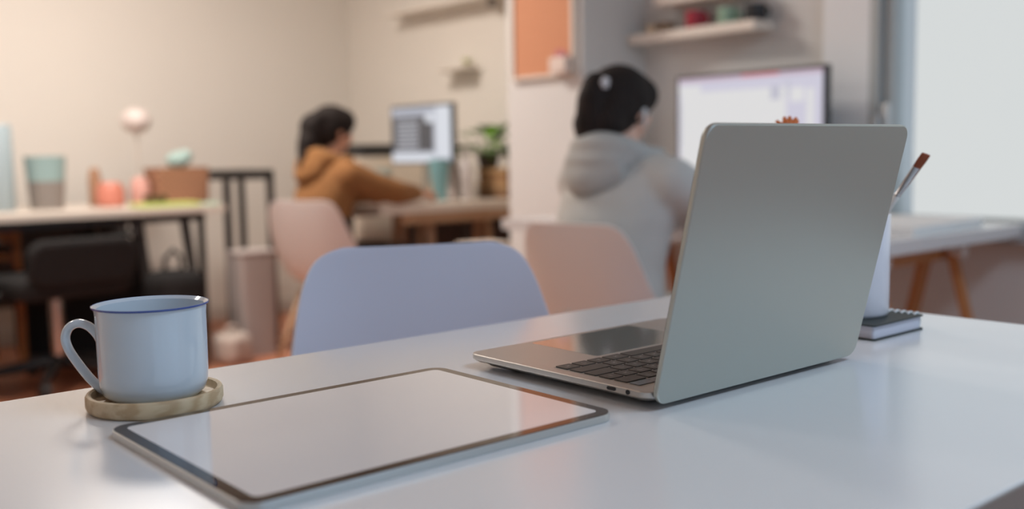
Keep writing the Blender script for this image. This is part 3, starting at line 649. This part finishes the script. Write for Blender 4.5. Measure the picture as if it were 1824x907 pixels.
def lathe_thing(name, prof, m, loc, label, cat, n=32, group=None):
    return tag(obj(name, lathe(NB(), prof, n=n), m, loc=loc), label, cat, group)
lathe_thing('tumbler', [(0, 0), (.032, 0), (.034, .003), (.050, .195), (.051, .20), (.048, .198), (.032, .006), (0, .005)], mat('teal_plastic', (124, 172, 178), rough=.35), (2.935, 3.985, DZ), 'tall tapered teal tumbler on the near edge of the far desk', 'tumbler')
gl = mat('grey_green_frosted_glass', (178, 192, 186), rough=.35, trans=.3)
lathe_thing('drinking_glass', [(0, 0), (.045, 0), (.046, .004), (.056, .15), (.053, .15), (.042, .007), (0, .006)], gl, (3.02, 4.62, DZ), 'pale grey-green glass between the far monitor and the mustard sleeve', 'glass')
def bottle(label, loc, h, r, body, capm):
    t = thing('bottle', label, 'bottle', loc, 0, 'milky bottles on the far desk'); 
    obj('bottle_body', lathe(NB(), [(0, 0), (r*.95, 0), (r, .005), (r, h*.62), (r*.85, h*.72), (r*.38, h*.80), (r*.36, h*.86), (0, h*.86)], n=32), body, t)
    obj('bottle_cap', lathe(NB(), [(0, h*.86), (r*.45, h*.86), (r*.45, h), (0, h)], n=24), capm, t)
CLR = mat('milky_plastic', (206, 198, 196), rough=.3); 
bottle('slim milky white bottle right of the teal tumbler', (3.07, 3.95, DZ), .25, .034, CLR, mat('white_cap', (220, 214, 210), rough=.4))
bottle('milky bottle with a yellow pump beside the potted plant', (3.13, 4.14, DZ), .235, .036, mat('pale_milky_plastic', (202, 190, 186), rough=.3), mat('yellow_cap', (222, 184, 96), rough=.4))
# plant
pl = thing('potted_plant', 'green leafy plant in a dark pot on the woven boxes at the far desk end', 'plant', (3.27, 4.02, DZ+.150))
obj('pot', lathe(NB(), [(0, 0), (.045, 0), (.06, .065), (.063, .07), (.055, .068), (.042, .01), (0, .01)], n=32), mat('dark_pot', (66, 56, 44), rough=.6), pl)
LEAF = mat('leaf_green', (122, 168, 50), rough=.6, rgb2=(80, 130, 34), spec=.2, nscale=14)
LEAF2 = mat('dark_leaf_green', (78, 116, 40), rough=.6, rgb2=(54, 86, 30), spec=.2, nscale=14)
rnd = random.Random(3)
def leaf(bm, a, dirv, ln, wd, droop):
    a = Vector(a); dv = Vector(dirv).normalized(); side = dv.cross(Vector((0, 0, 1))); side = side.normalized() if side.length > .01 else Vector((1, 0, 0)); prev = None
    for k in range(7):
        t = k/6; c = a+dv*(ln*t)+Vector((0, 0, -droop*t*t)); hw = wd*math.sin(PI*min(1, .08+t*.92))**.8
        cur = [bm.verts.new(c-side*hw+Vector((0, 0, hw*.25))), bm.verts.new(c), bm.verts.new(c+side*hw+Vector((0, 0, hw*.25)))]
        if prev:
            for j in (0, 1): bm.faces.new((prev[j], prev[j+1], cur[j+1], cur[j])).smooth = True
        prev = cur
for i in range(34):
    a = rnd.uniform(0, 2*PI); el = rnd.uniform(.2, 1.25); ln0 = rnd.uniform(.06, .19)
    dv = Vector((math.cos(a)*(.6 if math.cos(a) < 0 else .15), math.sin(a)*1.1, math.tan(el)*.5)); dv.normalize(); base = Vector((0, 0, .06)); tip = base+dv*ln0
    bm = NB(); tube(bm, [base, base.lerp(tip, .5)+Vector((0, 0, .012)), tip], .002, n=6)
    leaf(bm, tip, (dv.x, dv.y, dv.z*.4), rnd.uniform(.09, .13), rnd.uniform(.028, .042), rnd.uniform(.01, .04))
    obj('leaf', bm, LEAF if i % 3 else LEAF2, pl)
for i, (zz, c1, c2) in enumerate(((0, (150, 116, 84), (112, 84, 60)), (.075, (172, 132, 92), (130, 98, 68)))):
    t = thing('woven_box', ['low woven box at the bottom of the pair under the potted plant', 'woven box on top of the pair, under the potted plant'][i], 'box', (3.34, 3.93, DZ+zz+.0005*i), 0, 'woven boxes under the plant')
    WM = wicker_mat('wicker_%d' % i, c1, c2, 70)
    obj('box_body', box(NB(), (-.11, -.10+.006*i, 0), (.11, .13-.006*i, .056), .005), WM, t); obj('box_lid', box(NB(), (-.115, -.105+.006*i, .056), (.115, .135-.006*i, .074), .004), mat('tan_weave', (186, 150, 108), rough=.8), t)
# items on the far desk, left of the monitor
bm = NB(); slab(bm, rrect(-.19, -.19, .19, .19, .04), .0, .045, .01); t = thing('printer', 'flat black printer on the cream cabinet left of the far monitor', 'printer', (3.24, 5.08, .955)); obj('printer_body', bm, BLACK, t)
obj('printer_lid', slab(NB(), rrect(-.15, -.15, .15, .15, .03), .045, .072, .012), BLACK, t)
t = thing('cabinet', 'cream cabinet in the far room corner carrying the black printer', 'cabinet', (3.24, 5.08, 0)); CRM = mat('cream_card', (218, 206, 190), rough=.7)
obj('cabinet_body', box(NB(), (-.22, -.24, 0), (.23, .24, .954), .004), CRM, t)
for s_ in (-1, 1):
    dr = obj('cabinet_door', box(NB(), (-.236, min(0, s_*.232)+.002, .05), (-.221, max(0, s_*.232)-.002, .93), .003), CRM, t); bm = NB(); rod(bm, (-.25, s_*.03, .5), (-.25, s_*.03, .6), .006); rod(bm, (-.25, s_*.03, .55), (-.236, s_*.03, .55), .004); obj('door_handle', bm, ALU, dr)
lathe_thing('jar', [(0, 0), (.03, 0), (.032, .004), (.032, .075), (.028, .085), (0, .085)], mat('orange_jar', (222, 138, 96), rough=.4), (2.90, 4.30, DZ), 'small orange jar on the far desk beneath the smaller monitor', 'jar')
lathe_thing('pen_holder', [(0, 0), (.03, 0), (.031, .003), (.032, .085), (.029, .085), (.028, .005), (0, .005)], mat('tan_holder', (206, 170, 130), rough=.5), (2.97, 4.06, DZ), 'tan pen holder behind the teal tumbler', 'holder')
# stool with papers right of the far desk
st = thing('side_table', 'low wooden side table heaped with papers between the two workers', 'table', (2.78, 3.45, 0))
obj('tabletop', box(NB(), (-.20, -.17, .47), (.20, .17, .495), .003), PINE, st)
for sx in (-.17, .17):
    for sy in (-.14, .14): obj('leg', box(NB(), (sx-.015, sy-.015, 0), (sx+.015, sy+.015, .47), .002), PINE, st)
z = .4953; cols = [((206, 190, 168), .022), ((150, 132, 108), .03), ((222, 206, 192), .006), ((196, 178, 160), .018), ((226, 212, 200), .004)]
desc = ['thick cream book at the bottom of the pile on the side table', 'thick tan book second from the bottom of the side table pile', 'thin pale pamphlet in the middle of the side table pile', 'beige book near the top of the side table pile', 'top sheet of pale paper on the side table pile']
for i, ((c_, h_), ds) in enumerate(zip(cols, desc)):
    a = (-.2, .1, -.35, .25, -.1)[i]; bm = NB(); box(bm, (-.13+.01*i, -.10, 0), (.13-.01*i, .10, h_), .0015, M=RZ(a))
    o = obj('book' if h_ > .01 else 'paper_sheet', bm, mat('paper_tone_%d' % i, c_, rough=.8), loc=(2.78, 3.45, z)); tag(o, ds, 'book' if h_ > .01 else 'paper', 'papers piled on the side table'); z += h_+.0003

# ------------------------------------------------------------ wall shelves and what they hold
def shelf(label, x, y0, y1, z, dpt, th, m, br=True):
    t = thing('wall_shelf', label, 'shelf', (x, (y0+y1)/2, z), 0, 'white wall shelves'); h = (y1-y0)/2
    obj('shelf_board', box(NB(), (-dpt, -h, -th), (0, h, 0), .002), m, t)
    if br:
        for s in (-.8, .8): obj('shelf_bracket', box(NB(), (-dpt*.6, h*s-.008, -th-.04), (-.0, h*s+.008, -th), .002), m, t)
SHW = mat('white_shelf_lacquer', (230, 222, 212), rough=.5)
shelf('long white wall shelf high above the far desk', 3.5, 4.08, 5.06, 1.790, .15, .022, SHW, False)
shelf('small white ledge on the wall above the smaller monitor', 3.5, 4.34, 4.60, 1.432, .15, .014, SHW, False)
shelf('white wall shelf with four small cups above the large monitor', 3.05, 2.145, 2.735, 1.410, .12, .034, SHW, False)
shelf('second white wall shelf, only its underside showing at the top of the frame', 3.05, 2.22, 2.60, 1.540, .12, .034, SHW, False)
def mug(label, loc, r, h, m, name='mug', hd_=-PI/2):
    t = thing(name, label, 'mug', loc, 0, 'mugs on the wall shelf'); obj('mug_body', lathe(NB(), [(0, 0), (r*.92, 0), (r, .006), (r, h), (r*.92, h), (r*.9, .008), (0, .008)], n=36), m, t)
    d_ = Vector((math.cos(hd_), math.sin(hd_), 0)); pts = [d_*(r*.93+.6*r*math.sin(PI*k/10))+Vector((0, 0, h*.5+h*.30*math.cos(PI*k/10))) for k in range(11)]
    obj('mug_handle', tube(NB(), pts, .005, n=10), m, t, smooth=True)
SZ = 1.4102
lathe_thing('bowl', [(0, 0), (.018, 0), (.03, .015), (.036, .034), (.033, .034), (.027, .016), (0, .006)], mat('olive_brown_glaze', (140, 118, 92), rough=.4), (2.985, 2.585, SZ), 'small olive brown bowl, leftmost on the mug shelf', 'bowl')
lathe_thing('candle_cup', [(0, 0), (.022, 0), (.024, .003), (.024, .034), (.021, .034), (.020, .01), (0, .01)], mat('cream_glaze', (214, 192, 162), rough=.4), (2.985, 2.655, SZ), 'tiny cream cup at the left end of the mug shelf', 'cup')
mug('red mug second from the left on the shelf above the large monitor', (2.985, 2.445, SZ), .037, .063, mat('red_glaze', (160, 44, 64), rough=.3))
mug('pale green mug between the red and the black mug', (2.985, 2.300, SZ), .034, .060, mat('green_glaze', (142, 176, 156), rough=.35))
mug('black mug at the right end of the mug shelf', (2.985, 2.180, SZ), .037, .058, mat('black_glaze', (44, 46, 50), rough=.35))
# ledge succulent
t = thing('succulent', 'small yellow-green succulent on the little ledge above the smaller monitor', 'plant', (3.455, 4.42, 1.4322))
obj('pot', lathe(NB(), [(0, 0), (.018, 0), (.022, .022), (.018, .021), (0, .02)], n=20), mat('pale_pot', (222, 214, 200), rough=.6), t)
for i in range(14):
    a = i*2.4; bm = NB(); leaf(bm, (0, 0, .018), (math.cos(a), math.sin(a), .5+.05*i), .035+.0006*i, .008, -.004); obj('leaf', bm, mat('yellow_green_leaf', (176, 184, 92), rough=.5), t)
lathe_thing('spotlight', [(0, 0), (.02, 0), (.028, -.03), (.022, -.045), (0, -.045)], mat('grey_spotlight', (120, 112, 104), rough=.5), (3.42, 4.15, 1.7680), 'small grey spotlight under the long shelf at its right end', 'lamp')
# cork board on the pillar
cb = thing('cork_board', 'orange cork notice board in a white frame on the pillar', 'notice board', (2.70, 2.958, 1.252))
obj('cork_panel', box(NB(), (-.012, -.165, .012), (-.001, .165, .80)), mat('orange_cork', (208, 150, 116), rough=.9, rgb2=(198, 138, 104), nscale=60, bump=.3), cb)
bm = NB(); box(bm, (-.02, -.182, 0), (-.001, .182, .014), .002); box(bm, (-.02, -.182, .014), (-.001, -.165, .81), .002); box(bm, (-.02, .165, .014), (-.001, .182, .81), .002); box(bm, (-.02, -.165, .80), (-.001, .165, .81), .002); obj('board_frame', bm, mat('white_frame', (220, 212, 202), rough=.5), cb)
t = thing('wall_holder', 'small white holder with pink flowers at the lower right of the cork board', 'holder', (2.679, 2.832, 1.262))
obj('holder_body', box(NB(), (-.035, -.045, 0), (0, .045, .062), .008), mat('white_holder', (222, 206, 196), rough=.5), t)
for i in range(5):
    bm = NB(); ball(bm, (-.016+.006*(i % 2), -.022+.011*i, .069+.007*(i % 3)), (.010, .010, .009), seg=12); tube(bm, [(-.017, -.02+.01*i, .055), (-.016, -.022+.011*i, .068)], .001, n=6); obj('flower', bm, mat('pink_petal', (222, 150, 158), rough=.7), t, smooth=True)

# ------------------------------------------------------------ left desk
d3 = thing('desk', 'long white desk with black sloping legs against the left wall', 'desk', (.9, 4.98, 0))
obj('tabletop', slab(NB(), rrect(-1.9, -.41, 1.2, .42, .004, 3), DZ-.03, DZ, .001), mat('warm_white_laminate', (214, 202, 190), rough=.4), d3)
for sx in (.78, 1.0, -.8, -1.6):
    sg = 1 if sx > .9 else (-1 if sx > 0 else 1)
    for y_ in (-.33, .33):
        bm = NB(); rod(bm, (sx+.02, y_, DZ-.03), (sx+.02+.07*(1 if sx > 0 else -1), y_*1.08, 0), .026, .020, n=8); obj('leg', bm, BLACKM, d3)
obj('frame_rail', box(NB(), (-1.8, -.35, DZ-.07), (1.12, -.31, DZ-.03), .003), BLACKM, d3)
obj('modesty_panel', box(NB(), (-1.7, .36, .25), (1.0, .375, DZ-.03), .003), mat('grey_brown_panel', (108, 98, 92), rough=.7), d3)
# things on the left desk
YB = 5.0
def leftobj(*a, **k): pass
lathe_thing('canister', [(0, 0), (.07, 0), (.074, .006), (.074, .38), (.068, .39), (0, .39)], mat('blue_grey_tin', (166, 182, 188), rough=.4), (1.205, YB, DZ), 'tall pale blue canister at the left edge of the picture', 'canister')
t = thing('bucket', 'grey bucket with a pale blue upper half on the left desk', 'bucket', (1.415, YB, DZ))
obj('bucket_base', lathe(NB(), [(0, 0), (.072, 0), (.082, .13), (0, .13)], n=36), mat('grey_brown_tin', (140, 132, 126), rough=.5), t)
obj('bucket_top', lathe(NB(), [(.082, .13), (.091, .245), (.088, .245), (.079, .132), (.082, .13)], n=36), mat('pale_teal_tin', (150, 176, 176), rough=.4), t)
for i, (x, r_, h_, c_, ds) in enumerate(((1.70, .065, .12, (206, 128, 108), 'round coral red tub on the left desk'), (1.655, .030, .19, (172, 132, 104), 'slim brown bottle behind the coral red tub'), (1.845, .045, .14, (222, 168, 156), 'pink pot right of the coral red tub'))):
    lathe_thing(('tub', 'bottle', 'pot')[i], [(0, 0), (r_*.85, 0), (r_, .01), (r_, h_*.7), (r_*.7, h_*.95), (0, h_)], mat('small_pot_%d' % i, c_, rough=.4), (x, YB+(.06 if i == 1 else -.02), DZ), ds, ('tub', 'bottle', 'pot')[i])
lathe_thing('dish', [(0, 0), (.05, 0), (.06, .035), (.055, .035), (.045, .006), (0, .006)], mat('dark_brown_glaze', (104, 74, 62), rough=.4), (1.84, 4.78, DZ), 'small dark brown dish in front of the pink pot', 'dish')
t = thing('desk_lamp', 'white globe lamp on a thin stand against the left wall', 'lamp', (1.93, 5.22, DZ))
obj('lamp_base', lathe(NB(), [(0, 0), (.06, 0), (.06, .012), (0, .015)], n=28), mat('lamp_white', (214, 204, 192), rough=.4), t); obj('lamp_pole', rod(NB(), (0, 0, .013), (0, 0, .36), .006), MATS['lamp_white'], t)
bm = NB(); ball(bm, (0, 0, .42), (.075, .075, .065), seg=28); obj('lamp_shade', bm, mat('opal_glass', (222, 208, 202), rough=.3), t, smooth=True)
t = thing('basket', 'woven brown basket on the left desk with a pale teal bundle in it', 'basket', (2.04, YB, DZ)); WB = wicker_mat('basket_weave', (176, 128, 98), (140, 98, 74), 55)
bm = NB(); slab(bm, rrect(-.13, -.09, .13, .09, .02), 0, .012)
for z0_, s0, z1_, s1 in ((0, .94, .17, 1.0),):
    P0 = rrect(-.13, -.09, .13, .09, .02); P1 = [(x*1.06, y*1.06) for x, y in P0]; A = [bm.verts.new((x, y, .0)) for x, y in P0]; B2 = [bm.verts.new((x, y, .18)) for x, y in P1]; A2 = [bm.verts.new((x*.95, y*.95, .18)) for x, y in P1]; B3 = [bm.verts.new((x*.95, y*.95, .012)) for x, y in P0]
    bridge(bm, A, B2); bridge(bm, B2, A2); bridge(bm, A2, B3)
obj('basket_body', bm, WB, t)
t2 = NB(); ball(t2, (0, 0, 0), (.06, .045, .045), seg=18); ball(t2, (.035, .0, .02), (.04, .04, .035), seg=16)
tag(fuse('cloth_bundle', t2, mat('pale_teal_cloth', (170, 196, 190), rough=.9), None, .006, 3), 'pale teal cloth bundle on top of the woven basket', 'cloth').location = (2.05, YB, DZ+.215)
t2 = NB(); ball(t2, (0, 0, .075), (.095, .06, .075), seg=18); ball(t2, (-.05, .0, .10), (.05, .05, .05), seg=16)
tag(fuse('cloth_bundle', t2, mat('tan_cloth', (190, 146, 116), rough=.9), None, .006, 3), 'tan cloth bundle filling the woven basket', 'cloth').location = (2.04, YB, DZ+.014)
tag(obj('cutting_mat', slab(NB(), rrect(-.16, -.08, .13, .08, .01), 0, .018, .002), mat('lime_green_plastic', (186, 202, 112), rough=.5), loc=(1.88, 4.73, DZ+.0)), 'lime green folder lying at the front of the left desk', 'folder', 'folders on the left desk').name = 'folder'
bpy.data.objects['dish'].location.z = DZ+.0182
tag(obj('folder', slab(NB(), rrect(-.07, -.06, -.005, .06, .01), 0, .012, .002), mat('mint_plastic', (176, 206, 184), rough=.5), loc=(2.02+.08, 4.68, DZ)), 'mint green folder right of the lime green folder', 'folder', 'folders on the left desk')

# office chair, bags and boxes below and beside the left desk
oc = thing('office_chair', 'black office chair with armrests tucked below the left desk', 'office chair', (1.30, 4.56, 0), .15)
obj('seat_cushion', slab(NB(), rrect(-.25, -.25, .25, .25, .08), .40, .49, .03), BFAB, oc, smooth='auto')
bm = NB(); slab(bm, rrect(-.23, 0, .23, .19, .07), -.03, .03, .02, M=Matrix.Translation((0, -.26, .46)) @ Matrix.Rotation(PI/2+.12, 4, 'X')); obj('backrest', bm, BFAB, oc)
for s in (-1, 1):
    bm = NB(); tube(bm, [(s*.25, -.05, .42), (s*.30, -.05, .43), (s*.30, -.02, .62), (s*.30, .0, .63)], .014, n=8); box(bm, (s*.30-.03, -.14, .63), (s*.30+.03, .13, .655), .01); obj('armrest', bm, BLACK, oc)
bm = NB(); rod(bm, (0, 0, .10), (0, 0, .40), .028); obj('gas_column', bm, CHROME, oc)
for k in range(5):
    a = k*2*PI/5+.3; e_ = Vector((math.cos(a)*.28, math.sin(a)*.28, .075)); bm = NB(); tube(bm, [(0, 0, .11), e_], [.032, .018], n=8); lg = obj('base_arm', bm, BLACK, oc)
    bm = NB(); rod(bm, e_+Vector((-.018, 0, -.045)), e_+Vector((.018, 0, -.045)), .0295, n=18); rod(bm, e_, e_+Vector((0, 0, -.03)), .008); obj('caster', bm, BLACK, lg)
def bag(label, loc, r, rz, m, cat='bag', name='bag'):
    t = thing(name, label, cat, loc, rz); bm = NB(); slab(bm, rrect(-r[0], -r[1], r[0], r[1], min(r[0], r[1])*.6), .0, r[2], min(r[0], r[1])*.45)
    for k in range(4): ball(bm, (r[0]*.5*(-1)**k, -r[1]*.55, r[2]*(.25+.15*k)), (r[0]*.35, r[1]*.55, r[2]*.2), seg=14)
    b_ = fuse('bag_body', bm, m, t, .012, 6)
    bm = NB(); tube(bm, [(-r[0]*.4, 0, r[2]*.95), (-r[0]*.35, 0, r[2]*1.12), (0, 0, r[2]*1.2), (r[0]*.35, 0, r[2]*1.12), (r[0]*.4, 0, r[2]*.95)], .010, n=8); obj('bag_handle', bm, m, t, smooth=True)
bag('black backpack on the floor right of the office chair', (1.80, 4.50, 0), (.12, .11, .46), .2, BFAB, name='backpack')
bag('bulky black bag on the floor at the lower left', (.84, 4.45, 0), (.12, .13, .54), -.2, BFAB)
bag('black travel bag behind the office chair under the left desk', (1.58, 5.10, 0), (.30, .13, .50), 0, BFAB, name='travel_bag')
sc = thing('side_chair', 'orange-brown wooden chair cut off by the left edge of the frame', 'chair', (1.06, 5.12, 0), .1)
WO = mat('orange_brown_wood', (186, 120, 68), rough=.5, rgb2=(160, 96, 52), wood=True, nscale=5)
obj('seat', box(NB(), (-.20, -.19, .52), (.19, .19, .545), .004), WO, sc)
bm = NB(); box(bm, (-.20, -.20, .60), (.19, -.18, .70), .004); obj('backrest', bm, WO, sc)
for sx in (-1, 1):
    for sy in (-1, 1): obj('leg', box(NB(), (sx*.18-.015, sy*.19-.012, 0), (sx*.18+.015, sy*.19+.012, .70 if sy < 0 else .52), .003), WO, sc)
# black metal stand and grey bin beside the left desk
t = thing('metal_rack', 'black square-tube metal rack between the left desk and the seated person', 'rack', (2.36, 4.98, 0))
for sx, sy in ((-.12, -.12), (.12, -.12), (-.12, .22), (.12, .22)): obj('leg', box(NB(), (sx-.016, sy-.016, 0), (sx+.016, sy+.016, .85 if sx < 0 else .90), .002), BLACKM, t)
obj('top_rail', box(NB(), (-.136, -.136, .85), (.136, -.104, .90), .002), BLACKM, t); obj('rear_rail', box(NB(), (-.136, .204, .85), (.136, .236, .90), .002), BLACKM, t)
obj('side_rail', box(NB(), (-.136, -.104, .85), (-.104, .204, .90), .002), BLACKM, t); obj('side_rail', box(NB(), (.104, -.104, .85), (.136, .204, .90), .002), BLACKM, t)
t = thing('waste_bin', 'tall grey bin on the floor behind the far white chair', 'bin', (2.22, 4.58, 0))
P0 = rrect(-.10, -.09, .10, .09, .03)
bm = NB(); A = [bm.verts.new((x*.88, y*.88, 0)) for x, y in P0]; B2 = [bm.verts.new((x, y, .50)) for x, y in P0]; A2 = [bm.verts.new((x*.95, y*.95, .50)) for x, y in P0]; A3 = [bm.verts.new((x*.84, y*.84, .01)) for x, y in P0]
bridge(bm, A, B2); bridge(bm, B2, A2); bridge(bm, A2, A3); bm.faces.new(A[::-1]); bm.faces.new(A3)
obj('bin_body', bm, mat('light_grey_plastic', (176, 166, 162), rough=.6), t)
obj('bin_rim', slab(NB(), [(x*1.04, y*1.04) for x, y in P0], .50, .515, .003), mat('grey_rim', (190, 180, 176), rough=.5), t)
bag('pale crumpled carrier bag on the floor beside the grey bin', (2.04, 4.44, 0), (.08, .08, .15), .3, mat('pale_bag_fabric', (190, 176, 166), rough=.8), name='carrier_bag')
# extension block with cable on the table behind? small things on the right desk
t = thing('keyboard', 'slim pale keyboard in front of the large monitor', 'keyboard', (2.44, 1.86, DZ))
obj('keyboard_body', slab(NB(), rrect(-.055, -.20, .055, .20, .006), 0, .010, .002), mat('pale_keyboard', (212, 212, 214), rough=.4), t)
for i in range(5):
    obj('key_row', box(NB(), (-.046+i*.019, -.19, .010), (-.030+i*.019, .19, .0125), .001), MATS['white_lacquer'], t)
tag(obj('paper_pad', slab(NB(), rrect(-.22, -.15, .22, .15, .003, 2), 0, .022, .001, M=RZ(.06)), mat('white_paper', (232, 232, 230), rough=.8), loc=(2.66, 1.46, DZ)), 'thick pad of large white paper on the desk beside the window', 'paper')
